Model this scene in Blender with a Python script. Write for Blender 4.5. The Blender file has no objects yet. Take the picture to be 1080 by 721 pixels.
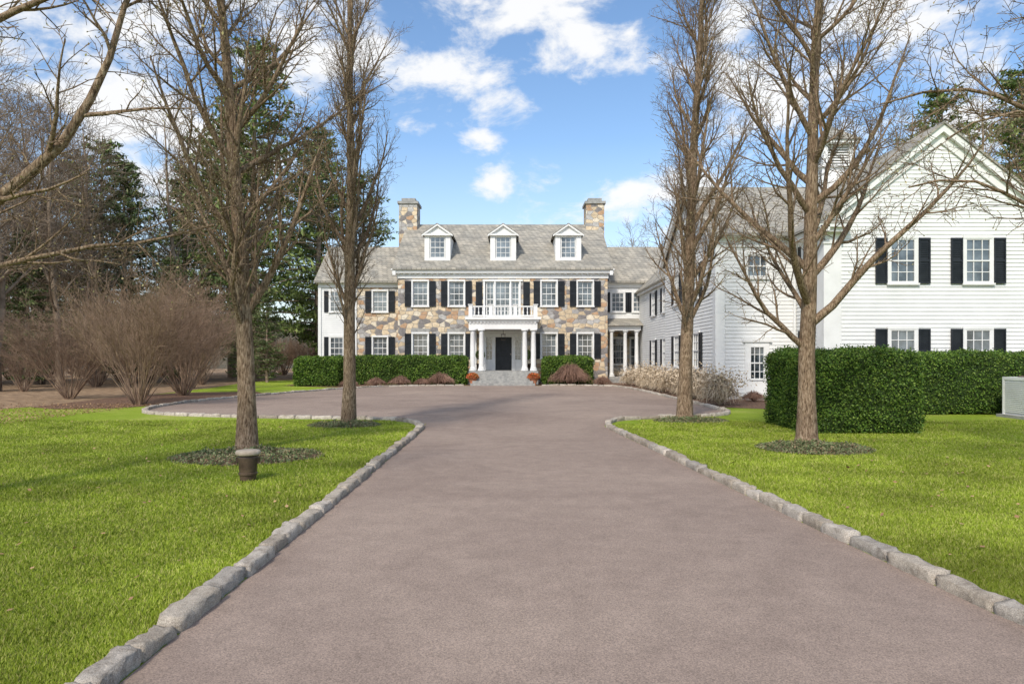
import bpy, bmesh, math, random
import numpy as np
from mathutils import Vector
R = np.random.default_rng(7)
random.seed(3)
scn = bpy.context.scene
COL = scn.collection

# ------------------------------------------------------------------ materials
def new_mat(name):
    m = bpy.data.materials.new(name); m.use_nodes = True
    nt = m.node_tree; nt.nodes.clear()
    out = nt.nodes.new('ShaderNodeOutputMaterial')
    b = nt.nodes.new('ShaderNodeBsdfPrincipled')
    nt.links.new(b.outputs[0], out.inputs[0])
    return m, nt, b, out
def N(nt, t, **kw):
    n = nt.nodes.new(t)
    for k, v in kw.items(): setattr(n, k, v)
    return n
def ramp(nt, fac, stops, interp='LINEAR'):
    r = nt.nodes.new('ShaderNodeValToRGB'); r.color_ramp.interpolation = interp
    e = r.color_ramp.elements
    while len(e) < len(stops): e.new(0.5)
    for i, (p, c) in enumerate(stops):
        e[i].position = p; e[i].color = (*c, 1) if len(c) == 3 else c
    nt.links.new(fac, r.inputs[0]); return r.outputs[0]
def noise(nt, scale, detail=4, rough=.6, vec=None, dist=0):
    n = nt.nodes.new('ShaderNodeTexNoise'); n.inputs['Scale'].default_value = scale
    n.inputs['Detail'].default_value = detail; n.inputs['Roughness'].default_value = rough
    n.inputs['Distortion'].default_value = dist
    if vec is None: vec = nt.nodes.new('ShaderNodeTexCoord').outputs['Object']
    nt.links.new(vec, n.inputs['Vector']); return n.outputs['Fac']
def mix(nt, a, b, f, mode='MIX'):
    n = nt.nodes.new('ShaderNodeMix'); n.data_type = 'RGBA'; n.blend_type = mode
    for s, v in ((n.inputs[0], f), (n.inputs[6], a), (n.inputs[7], b)):
        if isinstance(v, (float, int)): s.default_value = v
        elif isinstance(v, tuple): s.default_value = (*v, 1)
        else: nt.links.new(v, s)
    return n.outputs[2]
def math_(nt, op, a, b=None, clamp=False):
    n = nt.nodes.new('ShaderNodeMath'); n.operation = op; n.use_clamp = clamp
    for i, v in enumerate((a, b)):
        if v is None: continue
        if isinstance(v, (float, int)): n.inputs[i].default_value = v
        else: nt.links.new(v, n.inputs[i])
    return n.outputs[0]
def bump(nt, b, h, strength=.3, dist=.02):
    n = nt.nodes.new('ShaderNodeBump'); n.inputs['Strength'].default_value = strength
    n.inputs['Distance'].default_value = dist
    nt.links.new(h, n.inputs['Height']); nt.links.new(n.outputs[0], b.inputs['Normal'])
def simple(name, c1, c2, scale=4, rough=.8, bs=.2, bscale=30, bd=.01, detail=5, spec=.3, lo=.35, hi=.65):
    m, nt, b, o = new_mat(name)
    nt.links.new(ramp(nt, noise(nt, scale, detail), [(lo, c1), (hi, c2)]), b.inputs['Base Color'])
    b.inputs['Roughness'].default_value = rough; b.inputs['Specular IOR Level'].default_value = spec
    if bs: bump(nt, b, noise(nt, bscale, 4), bs, bd)
    return m
def leafmat(name, cols, trans=.3, nscale=1.2, rough=.55):
    m, nt, b, o = new_mat(name)
    g = N(nt, 'ShaderNodeNewGeometry')
    c = ramp(nt, g.outputs['Random Per Island'], [(i / (len(cols) - 1), k) for i, k in enumerate(cols)])
    v = ramp(nt, noise(nt, nscale, 3), [(.3, (.62, .62, .62)), (.7, (1.25, 1.25, 1.25))])
    c = mix(nt, c, v, 1.0, 'MULTIPLY')
    nt.links.new(c, b.inputs['Base Color']); b.inputs['Roughness'].default_value = rough
    b.inputs['Specular IOR Level'].default_value = .25
    if trans:
        t = N(nt, 'ShaderNodeBsdfTranslucent'); nt.links.new(c, t.inputs[0])
        ms = N(nt, 'ShaderNodeMixShader'); ms.inputs[0].default_value = trans
        nt.links.new(b.outputs[0], ms.inputs[1]); nt.links.new(t.outputs[0], ms.inputs[2])
        nt.links.new(ms.outputs[0], o.inputs[0])
    return m

M = {}
M['white'] = simple('white_paint', (.72, .715, .69), (.79, .785, .76), 2, .5, .05, 40)
M['clap'] = simple('white_clapboard_paint', (.69, .69, .67), (.77, .765, .74), 1.5, .5, .08, 25)
M['black'] = simple('black_shutter_paint', (.012, .014, .018), (.025, .028, .033), 3, .4, .05, 30)
M['iron'] = simple('bronze_metal', (.05, .032, .022), (.11, .075, .05), 8, .45, .1, 40)
M['lid'] = simple('tan_lid', (.38, .30, .22), (.5, .42, .32), 9, .6, .1, 40)
M['bluestone'] = simple('bluestone', (.24, .24, .23), (.38, .37, .34), 5, .8, .3, 30)
M['mulch'] = simple('bark_mulch', (.08, .045, .03), (.27, .16, .10), 12, .95, .9, 35, .05, 8)
M['litter'] = simple('leaf_litter', (.15, .095, .055), (.42, .29, .175), 3, .95, .9, 20, .06, 12)
M['hillwood'] = simple('wooded_hill', (.06, .055, .03), (.17, .13, .08), .8, .95, .9, 2, .6, 10)
def m_bark():
    m, nt, b, o = new_mat('tree_bark')
    tc = N(nt, 'ShaderNodeTexCoord'); mp = N(nt, 'ShaderNodeMapping'); mp.inputs['Scale'].default_value = (1, 1, .22); nt.links.new(tc.outputs['Object'], mp.inputs[0])
    fis = noise(nt, 45, 4, .65, mp.outputs[0], .3)
    c = ramp(nt, fis, [(.36, (.085, .055, .034)), (.5, (.25, .175, .115)), (.66, (.40, .31, .22))])
    c = mix(nt, c, ramp(nt, noise(nt, 3, 4), [(.35, (.8, .78, .75)), (.65, (1.15, 1.15, 1.12))]), 1.0, 'MULTIPLY')
    nt.links.new(c, b.inputs['Base Color']); b.inputs['Roughness'].default_value = .95; b.inputs['Specular IOR Level'].default_value = .15
    bump(nt, b, fis, 1.0, .03); return m
M['bark'] = m_bark()
M['bark2'] = simple('woodland_bark', (.15, .108, .075), (.34, .26, .19), 2, .95, 0, detail=2)
M['shrubtwig'] = simple('shrub_twigs', (.17, .11, .075), (.33, .23, .155), 3, .9, 0, detail=2)
M['redtwig'] = simple('red_shrub_twigs', (.19, .11, .08), (.36, .22, .155), 4, .9, 0, detail=2)
M['drytwig'] = simple('dry_hydrangea', (.38, .29, .19), (.62, .51, .37), 4, .9, 0, detail=2)
M['terracotta'] = simple('terracotta', (.35, .13, .07), (.5, .22, .12), 6, .8, .1)
M['hedge'] = leafmat('boxwood_leaves', [(.035, .075, .01), (.075, .15, .02), (.13, .22, .03), (.21, .29, .05)], .2)
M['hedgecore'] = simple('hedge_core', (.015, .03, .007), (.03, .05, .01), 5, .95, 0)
M['pine'] = leafmat('pine_needles', [(.065, .10, .025), (.125, .175, .045), (.21, .25, .075)], 0, .35)
M['hemlock'] = leafmat('hemlock_needles', [(.05, .08, .025), (.10, .135, .045), (.17, .19, .075)], 0, .35)
M['ground_leaf'] = leafmat('groundcover_leaves', [(.08, .12, .04), (.16, .21, .08), (.28, .28, .15), (.28, .18, .10)], .2, 3)
M['grassblade'] = leafmat('grass_blades', [(.21, .29, .02), (.30, .38, .035), (.40, .48, .06), (.52, .48, .17)], .35, .7, .6)
M['bud'] = leafmat('buds', [(.40, .36, .14), (.5, .44, .22), (.32, .22, .1)], .2, 1)
M['flower'] = leafmat('orange_flowers', [(.55, .10, .04), (.7, .22, .08), (.12, .2, .04)], .2, 5)
M['deadleaf'] = leafmat('fallen_leaves', [(.30, .17, .08), (.42, .27, .14), (.22, .12, .06)], 0, 3)

def m_stone():
    m, nt, b, o = new_mat('fieldstone')
    tc = N(nt, 'ShaderNodeTexCoord'); s = N(nt, 'ShaderNodeSeparateXYZ'); nt.links.new(tc.outputs['Object'], s.inputs[0])
    u = math_(nt, 'ADD', s.outputs[0], s.outputs[1]); c = N(nt, 'ShaderNodeCombineXYZ')
    nt.links.new(u, c.inputs[0]); nt.links.new(math_(nt, 'MULTIPLY', s.outputs[2], 1.5), c.inputs[1])
    outs = []
    for f in ('F1', 'DISTANCE_TO_EDGE'):
        v = N(nt, 'ShaderNodeTexVoronoi', voronoi_dimensions='2D', feature=f); v.inputs['Scale'].default_value = 2.4
        v.inputs['Randomness'].default_value = .75; nt.links.new(c.outputs[0], v.inputs['Vector']); outs.append(v)
    sc = N(nt, 'ShaderNodeSeparateColor'); nt.links.new(outs[0].outputs['Color'], sc.inputs[0])
    col = ramp(nt, sc.outputs[0], [(0, (.22, .20, .19)), (.15, (.56, .44, .29)), (.36, (.37, .35, .33)), (.5, (.66, .53, .36)), (.66, (.47, .30, .18)), (.78, (.46, .44, .41)), (.9, (.70, .61, .47))], 'CONSTANT')
    col = mix(nt, col, ramp(nt, noise(nt, 6, 6), [(.3, (.75, .75, .75)), (.7, (1.2, 1.2, 1.2))]), 1.0, 'MULTIPLY')
    e = ramp(nt, outs[1].outputs['Distance'], [(.0, (0, 0, 0)), (.06, (1, 1, 1))])
    col = mix(nt, (.52, .48, .42), col, e)
    nt.links.new(col, b.inputs['Base Color']); b.inputs['Roughness'].default_value = .9
    bump(nt, b, e, .8, .05); return m
M['stone'] = m_stone()
def m_slate():
    m, nt, b, o = new_mat('slate_roof')
    tc = N(nt, 'ShaderNodeTexCoord'); s = N(nt, 'ShaderNodeSeparateXYZ'); nt.links.new(tc.outputs['Object'], s.inputs[0])
    c = N(nt, 'ShaderNodeCombineXYZ'); nt.links.new(math_(nt, 'ADD', s.outputs[0], s.outputs[1]), c.inputs[0])
    nt.links.new(math_(nt, 'MULTIPLY', s.outputs[2], 1.6), c.inputs[1])
    br = N(nt, 'ShaderNodeTexBrick'); nt.links.new(c.outputs[0], br.inputs['Vector'])
    br.inputs['Scale'].default_value = 1; br.inputs['Brick Width'].default_value = .32; br.inputs['Row Height'].default_value = .26
    br.inputs['Mortar Size'].default_value = .015; br.inputs['Color1'].default_value = (.26, .245, .215, 1)
    br.inputs['Color2'].default_value = (.40, .375, .325, 1); br.inputs['Mortar'].default_value = (.12, .115, .11, 1)
    col = mix(nt, br.outputs['Color'], ramp(nt, noise(nt, 1.2, 8, .7), [(.3, (.68, .7, .7)), (.7, (1.25, 1.2, 1.1))]), 1.0, 'MULTIPLY')
    nt.links.new(col, b.inputs['Base Color']); b.inputs['Roughness'].default_value = .75
    bump(nt, b, br.outputs['Fac'], -.5, .03); return m
M['slate'] = m_slate()
def m_glass():
    m, nt, b, o = new_mat('window_glass')
    nt.links.new(ramp(nt, noise(nt, .9, 3), [(.4, (.02, .028, .035)), (.62, (.16, .19, .21))]), b.inputs['Base Color'])
    b.inputs['Roughness'].default_value = .06; b.inputs['IOR'].default_value = 1.7
    b.inputs['Specular IOR Level'].default_value = .9
    bump(nt, b, noise(nt, 1.5, 1), .05, .02); return m
M['glass'] = m_glass()
def m_asphalt():
    m, nt, b, o = new_mat('asphalt')
    big = ramp(nt, noise(nt, .3, 6, .65, dist=.8), [(.3, (.225, .172, .142)), (.48, (.268, .208, .172)), (.6, (.30, .235, .193)), (.72, (.36, .275, .215))])
    med = ramp(nt, noise(nt, 3.5, 6, .7), [(.3, (.88, .88, .88)), (.7, (1.12, 1.12, 1.12))])
    sp = ramp(nt, noise(nt, 120, 3, .7), [(.34, (.58, .58, .58)), (.5, (1, 1, 1)), (.68, (1.45, 1.42, 1.38))])
    col = mix(nt, mix(nt, big, sp, 1.0, 'MULTIPLY'), med, 1.0, 'MULTIPLY')
    nt.links.new(col, b.inputs['Base Color']); b.inputs['Roughness'].default_value = .9
    b.inputs['Specular IOR Level'].default_value = .15
    bump(nt, b, noise(nt, 110, 4, .8), .4, .005); return m
M['asphalt'] = m_asphalt()
def m_lawn():
    m, nt, b, o = new_mat('lawn')
    a = ramp(nt, noise(nt, .45, 6, .65), [(.3, (.20, .29, .02)), (.5, (.28, .37, .04)), (.72, (.42, .44, .11))])
    f = ramp(nt, noise(nt, 45, 6, .8), [(.3, (.5, .5, .5)), (.7, (1.35, 1.35, 1.35))])
    nt.links.new(mix(nt, a, f, 1.0, 'MULTIPLY'), b.inputs['Base Color']); b.inputs['Roughness'].default_value = .95
    b.inputs['Specular IOR Level'].default_value = .1
    bump(nt, b, noise(nt, 60, 6, .8), .8, .04); return m
M['lawn'] = m_lawn()

# ------------------------------------------------------------------ mesh helpers
def empty(name, loc=(0, 0, 0)):
    e = bpy.data.objects.new(name, None); e.location = loc; COL.objects.link(e); return e
def link(name, me, mat=None, parent=None):
    o = bpy.data.objects.new(name, me); COL.objects.link(o)
    if mat and len(me.materials) == 0: me.materials.append(M[mat])
    if parent: o.parent = parent
    return o
def np_mesh(name, V, F, smooth=False):
    V = np.asarray(V, dtype=np.float32); F = np.asarray(F, dtype=np.int32)
    me = bpy.data.meshes.new(name); k = F.shape[1]
    me.vertices.add(len(V)); me.vertices.foreach_set('co', V.ravel())
    me.loops.add(F.size); me.loops.foreach_set('vertex_index', F.ravel())
    me.polygons.add(len(F)); me.polygons.foreach_set('loop_start', np.arange(len(F), dtype=np.int32) * k)
    me.polygons.foreach_set('loop_total', np.full(len(F), k, dtype=np.int32))
    if smooth: me.polygons.foreach_set('use_smooth', np.ones(len(F), dtype=bool))
    me.update(calc_edges=True); return me
class Acc:
    def __init__(s): s.v = []; s.f = []
    def quad(s, *p):
        i = len(s.v); s.v += [tuple(q) for q in p]; s.f.append(tuple(range(i, i + len(p))))
    def hexa(s, p):
        i = len(s.v); s.v += [tuple(q) for q in p]
        for f in ((0, 3, 2, 1), (4, 5, 6, 7), (0, 1, 5, 4), (1, 2, 6, 5), (2, 3, 7, 6), (3, 0, 4, 7)):
            s.f.append(tuple(i + k for k in f))
    def box(s, x0, x1, y0, y1, z0, z1):
        s.hexa([(x0, y0, z0), (x1, y0, z0), (x1, y1, z0), (x0, y1, z0), (x0, y0, z1), (x1, y0, z1), (x1, y1, z1), (x0, y1, z1)])
    def lathe(s, cx, cy, prof, n=20):
        i = len(s.v)
        for r, z in prof:
            for k in range(n):
                a = 2 * math.pi * k / n; s.v.append((cx + r * math.cos(a), cy + r * math.sin(a), z))
        for j in range(len(prof) - 1):
            for k in range(n):
                k2 = (k + 1) % n; s.f.append((i + j * n + k, i + j * n + k2, i + (j + 1) * n + k2, i + (j + 1) * n + k))
        s.f.append(tuple(i + k for k in range(n))[::-1]); s.f.append(tuple(i + (len(prof) - 1) * n + k for k in range(n)))
    def obj(s, name, mat, parent=None, bevel=0, smooth=False):
        if not s.v: return None
        me = bpy.data.meshes.new(name); me.from_pydata(s.v, [], s.f)
        bm = bmesh.new(); bm.from_mesh(me); bmesh.ops.recalc_face_normals(bm, faces=bm.faces[:]); bm.to_mesh(me); bm.free()
        o = link(name, me, mat, parent)
        if smooth:
            for p in me.polygons: p.use_smooth = len(p.vertices) == 4
        return o
def frame(ox, oy, ux, uy, nx, ny): return (ox, oy, ux, uy, nx, ny)
def fp(F, u, n, z): return (F[0] + F[2] * u + F[4] * n, F[1] + F[3] * u + F[5] * n, z)
def fbox(A, F, u0, u1, n0, n1, z0, z1):
    A.hexa([fp(F, u0, n0, z0), fp(F, u1, n0, z0), fp(F, u1, n1, z0), fp(F, u0, n1, z0), fp(F, u0, n0, z1), fp(F, u1, n0, z1), fp(F, u1, n1, z1), fp(F, u0, n1, z1)])

class Parts:
    def __init__(s, name): s.e = empty(name); s.d = {}
    def __getitem__(s, k):
        if k not in s.d: s.d[k] = Acc()
        return s.d[k]
    def finish(s, mats):
        for k, a in s.d.items(): a.obj(k, mats[k], s.e, smooth=k in ('columns', 'body', 'rim', 'pot', 'balusters'))
def window(P, F, cu, z0, z1, w, n0, cols=3, rows=4, shw=.42, casing=True, sills=True):
    a, b = cu - w / 2, cu + w / 2; G = P['window_glass']; T = P['window_frames']; S = P['shutters']
    fbox(G, F, a, b, n0 - .01, n0, z0, z1)
    fw = .05
    fbox(T, F, a, a + fw, n0 + .001, n0 + .045, z0, z1); fbox(T, F, b - fw, b, n0 + .001, n0 + .045, z0, z1)
    fbox(T, F, a + fw, b - fw, n0 + .001, n0 + .043, z0, z0 + .07); fbox(T, F, a + fw, b - fw, n0 + .001, n0 + .043, z1 - fw, z1)
    zm = (z0 + z1) / 2; fbox(T, F, a + fw, b - fw, n0 + .001, n0 + .041, zm - .025, zm + .025)
    for i in range(1, cols):
        u = a + w * i / cols; fbox(T, F, u - .013, u + .013, n0 + .001, n0 + .028, z0 + .07, zm - .025); fbox(T, F, u - .013, u + .013, n0 + .001, n0 + .028, zm + .025, z1 - fw)
    for j in range(1, rows):
        if j * 2 == rows: continue
        z = z0 + (z1 - z0) * j / rows; fbox(T, F, a + fw, b - fw, n0 + .001, n0 + .024, z - .013, z + .013)
    c = .09
    if casing:
        top = .065
        fbox(T, F, a - c, a, 0.0, top, z0, z1); fbox(T, F, b, b + c, 0.0, top, z0, z1)
        fbox(T, F, a - c, b + c, 0.0, top + .01, z1, z1 + .11)
        if sills: fbox(T, F, a - c - .03, b + c + .03, 0.0, top + .05, z0 - .07, z0)
    if shw:
        for s0 in (a - c - shw - .01, b + c + .01):
            s1 = s0 + shw; fbox(S, F, s0 + .02, s1 - .02, .035, .05, z0 + .01, z1 - .01)
            fbox(S, F, s0, s0 + .05, .034, .085, z0 - .02, z1 + .02); fbox(S, F, s1 - .05, s1, .034, .085, z0 - .02, z1 + .02)
            for zz in (z0 - .02, zm - .04, z1 - .06): fbox(S, F, s0 + .05, s1 - .05, .034, .083, zz, zz + .08)
            z = z0 + .1
            while z < z1 - .1:
                if abs(z - zm) > .08: fbox(S, F, s0 + .05, s1 - .05, .05, .072, z, z + .03)
                z += .07
def wall(A, F, u0, u1, z0, z1, ops, depth=.16):
    us = sorted({u0, u1, *[o[0] for o in ops], *[o[1] for o in ops]}); zs = sorted({z0, z1, *[o[2] for o in ops], *[o[3] for o in ops]})
    for i in range(len(us) - 1):
        for j in range(len(zs) - 1):
            um = (us[i] + us[i + 1]) / 2; zm = (zs[j] + zs[j + 1]) / 2
            if any(o[0] < um < o[1] and o[2] < zm < o[3] for o in ops): continue
            A.quad(fp(F, us[i], 0, zs[j]), fp(F, us[i + 1], 0, zs[j]), fp(F, us[i + 1], 0, zs[j + 1]), fp(F, us[i], 0, zs[j + 1]))
    for a, b, c, d in ops:
        A.quad(fp(F, a, 0, c), fp(F, a, -depth, c), fp(F, a, -depth, d), fp(F, a, 0, d))
        A.quad(fp(F, b, 0, c), fp(F, b, -depth, c), fp(F, b, -depth, d), fp(F, b, 0, d))
        A.quad(fp(F, a, 0, d), fp(F, b, 0, d), fp(F, b, -depth, d), fp(F, a, -depth, d))
        A.quad(fp(F, a, 0, c), fp(F, b, 0, c), fp(F, b, -depth, c), fp(F, a, -depth, c))
def clap(A, F, u0, u1, z0, z1, ops=(), row=.145, clip=None):
    z = z0
    while z < z1 - .01:
        zt = min(z + row, z1); zm = (z + zt) / 2
        iv = [(u0, u1)]
        if clip: iv = [clip(zm)]
        for o in ops:
            if o[2] < zm < o[3]:
                nv = []
                for a, b in iv:
                    if o[0] > a: nv.append((a, min(b, o[0])))
                    if o[1] < b: nv.append((max(a, o[1]), b))
                iv = [k for k in nv if k[1] > k[0]]
        for a, b in iv:
            if b - a < .01: continue
            i = len(A.v)
            A.v += [fp(F, a, .0, z), fp(F, b, .0, z), fp(F, a, .03, z), fp(F, b, .03, z), fp(F, a, .008, zt), fp(F, b, .008, zt)]
            A.f += [(i, i + 1, i + 3, i + 2), (i + 2, i + 3, i + 5, i + 4)]
        z += row
def slab(A, p, th=.18):
    A.hexa([(q[0], q[1], q[2] - th) for q in p] + [tuple(q) for q in p])
def gable_roof(A, x0, x1, y0, y1, ez, rz, axis='x', th=.16):
    if axis == 'x':
        m = (y0 + y1) / 2
        slab(A, [(x0, y0, ez), (x1, y0, ez), (x1, m, rz), (x0, m, rz)], th); slab(A, [(x0, m, rz), (x1, m, rz), (x1, y1, ez), (x0, y1, ez)], th)
    else:
        m = (x0 + x1) / 2
        slab(A, [(x0, y0, ez), (m, y0, rz), (m, y1, rz), (x0, y1, ez)], th); slab(A, [(m, y0, rz), (x1, y0, ez), (x1, y1, ez), (m, y1, rz)], th)

# ------------------------------------------------------------------ main house
H = Parts('stone_colonial_house')
CX = -.6; YF = 44.3; F0 = frame(CX, YF, 1, 0, 0, -1); W = 6.8
ops = []; win = []
for u in (-5.35, -3.0, 3.0, 5.35):
    for z0, z1 in ((1.62, 3.2), (5.0, 6.6)): ops.append((u - .48, u + .48, z0, z1)); win.append((u, z0, z1))
ops.append((-1.2, 1.2, 4.3, 6.6)); ops.append((-1.25, 1.25, .84, 3.25))
wall(H['stone_walls'], F0, -W, W, 0, 6.8, ops)
for u, z0, z1 in win: window(H, F0, u, z0, z1, .96, -.12)
for u, z0, z1 in win:
    if z0 < 3: fbox(H['lintels'], F0, u - .62, u + .62, .003, .03, z1 + .112, z1 + .34)
for u, w in ((-.82, .5), (0, .95), (.82, .5)): window(H, F0, u, 4.3, 6.6, w, -.12, 3 if w > .6 else 2, 6, 0, False)
T = H['trim']
for u in (-1.2, -.51, .51, 1.12): fbox(T, F0, u - .045 if u != -1.2 else -1.26, u + .045, -.1, .07, 4.3, 6.6)
fbox(T, F0, -1.3, 1.3, .001, .09, 6.602, 6.72)
for s in (-1, 1):
    a = s * 1.33 if s > 0 else -1.33 - .42; fbox(H['shutters'], F0, a, a + .42, .02, .07, 4.35, 6.58)
    for k in range(26): fbox(H['shutters'], F0, a + .05, a + .37, .07, .09, 4.42 + k * .082, 4.45 + k * .082)
Cb = H['inner_walls']; Cb.box(CX - W + .03, CX + W - .03, YF + .2, 56, 0, 6.9)
Sd = H['stone_walls']
for x in (CX - W, CX + W):
    Sd.quad((x, YF, 0), (x, 56.1, 0), (x, 56.1, 7.2), (x, YF, 7.2)); Sd.quad((x, YF, 7.2), (x, 56.1, 7.2), (x, 50.05, 11.2))
fbox(T, F0, -W - .05, W + .05, -.3, .06, 6.8, 7.12)
fbox(T, F0, -W - .35, W + .35, -.3, .28, 7.12, 7.3)
fbox(T, F0, -W - .4, W + .4, -.3, .36, 7.3, 7.38)
u = -W
while u < W: fbox(T, F0, u, u + .13, .061, .18, 7.02, 7.119); u += .36
gable_roof(H['roof'], CX - W - .3, CX + W + .3, 43.9, 56.2, 7.42, 11.42, 'x', .12)
for sx in (-1, 1):
    for (ya, za, yb, zb) in ((43.95, 7.28, 50.05, 11.26), (56.15, 7.28, 50.05, 11.26)):
        x = CX + sx * (W + .2)
        T.hexa([(x - .1, ya, za - .3), (x + .1, ya, za - .3), (x + .1, yb, zb - .3), (x - .1, yb, zb - .3), (x - .1, ya, za), (x + .1, ya, za), (x + .1, yb, zb), (x - .1, yb, zb)])
for x0, x1 in ((-8.15, -6.85), (5.35, 6.65)):
    H['chimneys'].box(x0, x1, 49.2, 50.9, 0, 12.75)
    H['chimney_caps'].box(x0 - .1, x1 + .1, 49.1, 51, 12.75, 12.93); H['chimney_caps'].box(x0 + .15, x1 - .15, 49.4, 50.7, 12.93, 13.2)
for du in (-4.3, .02, 4.3):
    x = CX + du; yd = 44.85; hw = .85
    FD = frame(x, yd, 1, 0, 0, -1)
    H['trim'].box(x - hw, x - .52, yd, 47.6, 7.9, 9.72); H['trim'].box(x + .52, x + hw, yd, 47.6, 7.9, 9.72)
    H['trim'].box(x - .52, x + .52, yd + .12, 47.5, 7.9, 9.71); H['trim'].box(x - .519, x + .519, yd + .002, yd + .12, 9.6, 9.70); H['trim'].box(x - .519, x + .519, yd + .002, yd + .12, 7.9, 8.2)
    window(H, FD, 0, 8.2, 9.6, .96, -.1, 3, 4, 0, False)
    T.v += [(x - hw, yd - .02, 9.722), (x + hw, yd - .02, 9.722), (x, yd - .02, 10.35)]; T.f.append((len(T.v) - 3, len(T.v) - 2, len(T.v) - 1))
    fbox(T, FD, -hw - .14, hw + .14, .0, .16, 9.66, 9.76)
    for s in (-1, 1):
        slab(H['trim'], [(x + s * (hw + .16), yd - .18, 9.72), (x, yd - .18, 10.42), (x, yd - .0, 10.42), (x + s * (hw + .16), yd - .0, 9.72)], .12)
        slab(H['roof'], [(x + s * (hw + .18), yd - .2, 9.76), (x, yd - .2, 10.47), (x, 49, 10.47), (x + s * (hw + .18), 49, 9.76)], .04)
PU = .05
fl = .84
H['portico_floor'].box(CX + PU - 2.15, CX + PU + 2.15, 41.65, YF, 0, fl)
for k in range(5): H['steps'].box(CX + PU - 1.5 - .1 * k, CX + PU + 1.5 + .1 * k, 41.65 - .32 * (k + 1), 41.649 - .32 * k, 0, fl - .14 * (k + 1) - .001)
def column(A, x, y, z0, z1, r):
    A.box(x - r * 1.35, x + r * 1.35, y - r * 1.35, y + r * 1.35, z0, z0 + .1)
    A.lathe(x, y, [(r * 1.3, z0 + .1), (r * 1.3, z0 + .16), (r * 1.05, z0 + .2), (r, z0 + .3), (r * .97, z0 + (z1 - z0) * .5), (r * .85, z1 - .25), (r * 1.0, z1 - .2), (r * .9, z1 - .17), (r * 1.2, z1 - .1)], 24)
    A.box(x - r * 1.3, x + r * 1.3, y - r * 1.3, y + r * 1.3, z1 - .1, z1)
for u in (-1.87, -1.33, 1.33, 1.87): column(H['columns'], CX + PU + u, 41.95, fl, 3.4, .16)
for u in (-1.9, 1.9):
    fbox(T, F0, PU + u - .15, PU + u + .15, .002, .14, fl, 3.4)
T.box(CX + PU - 2.1, CX + PU + 2.1, 41.75, YF - .005, 3.4, 3.85)
T.box(CX + PU - 2.2, CX + PU + 2.2, 41.65, YF - .005, 3.85, 3.98)
T.box(CX + PU - 2.32, CX + PU + 2.32, 41.53, YF - .005, 3.98, 4.14)
k = -2.05
while k < 2.05: T.box(CX + PU + k, CX + PU + k + .1, 41.67, 41.75, 3.76, 3.849); k += .22
for u in (-2.0, -.75, .75, 2.0): T.box(CX + PU + u - .11, CX + PU + u + .11, 41.82, 42.04, 4.14, 4.88); T.box(CX + PU + u - .15, CX + PU + u + .15, 41.78, 42.08, 4.88, 4.93)
T.box(CX + PU - 1.87, CX + PU + 1.87, 41.87, 41.99, 4.2, 4.27); T.box(CX + PU - 1.87, CX + PU + 1.87, 41.86, 42.0, 4.76, 4.83)
for a, b in ((-1.87, -.88), (-.62, .62), (.88, 1.87)):
    n = int((b - a) / .2)
    for i in range(n):
        x = CX + PU + a + (i + .5) * (b - a) / n
        H['balusters'].lathe(x, 41.93, [(.028, 4.27), (.04, 4.36), (.04, 4.44), (.02, 4.56), (.036, 4.7), (.026, 4.76)], 8)
for s in (-1, 1):
    x = CX + PU + s * 1.95
    T.box(x - .04, x + .04, 42.1, YF - .01, 4.76, 4.83); T.box(x - .035, x + .035, 42.1, YF - .01, 4.2, 4.27)
    y = 42.2
    while y < YF: H['balusters'].lathe(x, y, [(.03, 4.27), (.05, 4.45), (.025, 4.6), (.03, 4.76)], 8); y += .2
D = frame(CX + PU, YF, 1, 0, 0, -1)
fbox(T, D, -1.3, -1.12, -.1, .08, fl, 3.25); fbox(T, D, 1.12, 1.3, -.1, .08, fl, 3.25); fbox(T, D, -1.3, 1.3, -.1, .1, 3.25, 3.38)
fbox(T, D, -.75, -.53, -.12, .04, fl, 3.0); fbox(T, D, .53, .75, -.12, .04, fl, 3.0)
fbox(T, D, -1.119, 1.119, -.12, .03, 3.0, 3.24)
for s in (-1, 1):
    a, b = (.75, 1.12) if s > 0 else (-1.12, -.75)
    fbox(H['window_glass'], D, a, b, -.13, -.11, fl + .7, 3.0); fbox(T, D, a, b, -.12, -.04, fl, fl + .7)
    for i in range(1, 5): fbox(T, D, a, b, -.11, -.085, fl + .7 + i * .29, fl + .72 + i * .29)
    fbox(T, D, (a + b) / 2 - .012, (a + b) / 2 + .012, -.11, -.088, fl + .7, 3.0)
dr = H['front_door']; fbox(dr, D, -.53, .53, -.14, -.09, fl, 2.98)
for ua, ub in ((-.43, -.05), (.05, .43)):
    for za, zb in ((.15, .75), (.9, 1.5), (1.65, 2.0)): fbox(dr, D, ua, ub, -.09, -.06, fl + za, fl + zb); fbox(dr, D, ua + .05, ub - .05, -.06, -.05, fl + za + .05, fl + zb - .05)
H['door_knob'].lathe(CX + PU + .47, YF + .03, [(.03, 1.85), (.035, 1.88), (.03, 1.92)], 10)
L = H['lantern']; L.box(CX - .13 + PU, CX + .13 + PU, 42.9, 43.16, 2.75, 2.78); L.box(CX - .15 + PU, CX + .15 + PU, 42.88, 43.18, 3.1, 3.14); L.box(CX - .012 + PU, CX + .012 + PU, 43.018, 43.042, 3.14, 3.4)
for a in (-.12, .1):
    for b in (42.91, 43.13): L.box(CX + PU + a, CX + PU + a + .02, b, b + .02, 2.78, 3.1)
yw = 46.2; FL = frame(0, yw, 1, 0, 0, -1)
o2 = [(-9.4, -8.45, 4.75, 6.15), (-9.4, -8.45, 1.55, 3.05)]
wall(H['stone_walls'], FL, -10.6, CX - W, 0, 6.4, o2)
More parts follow.
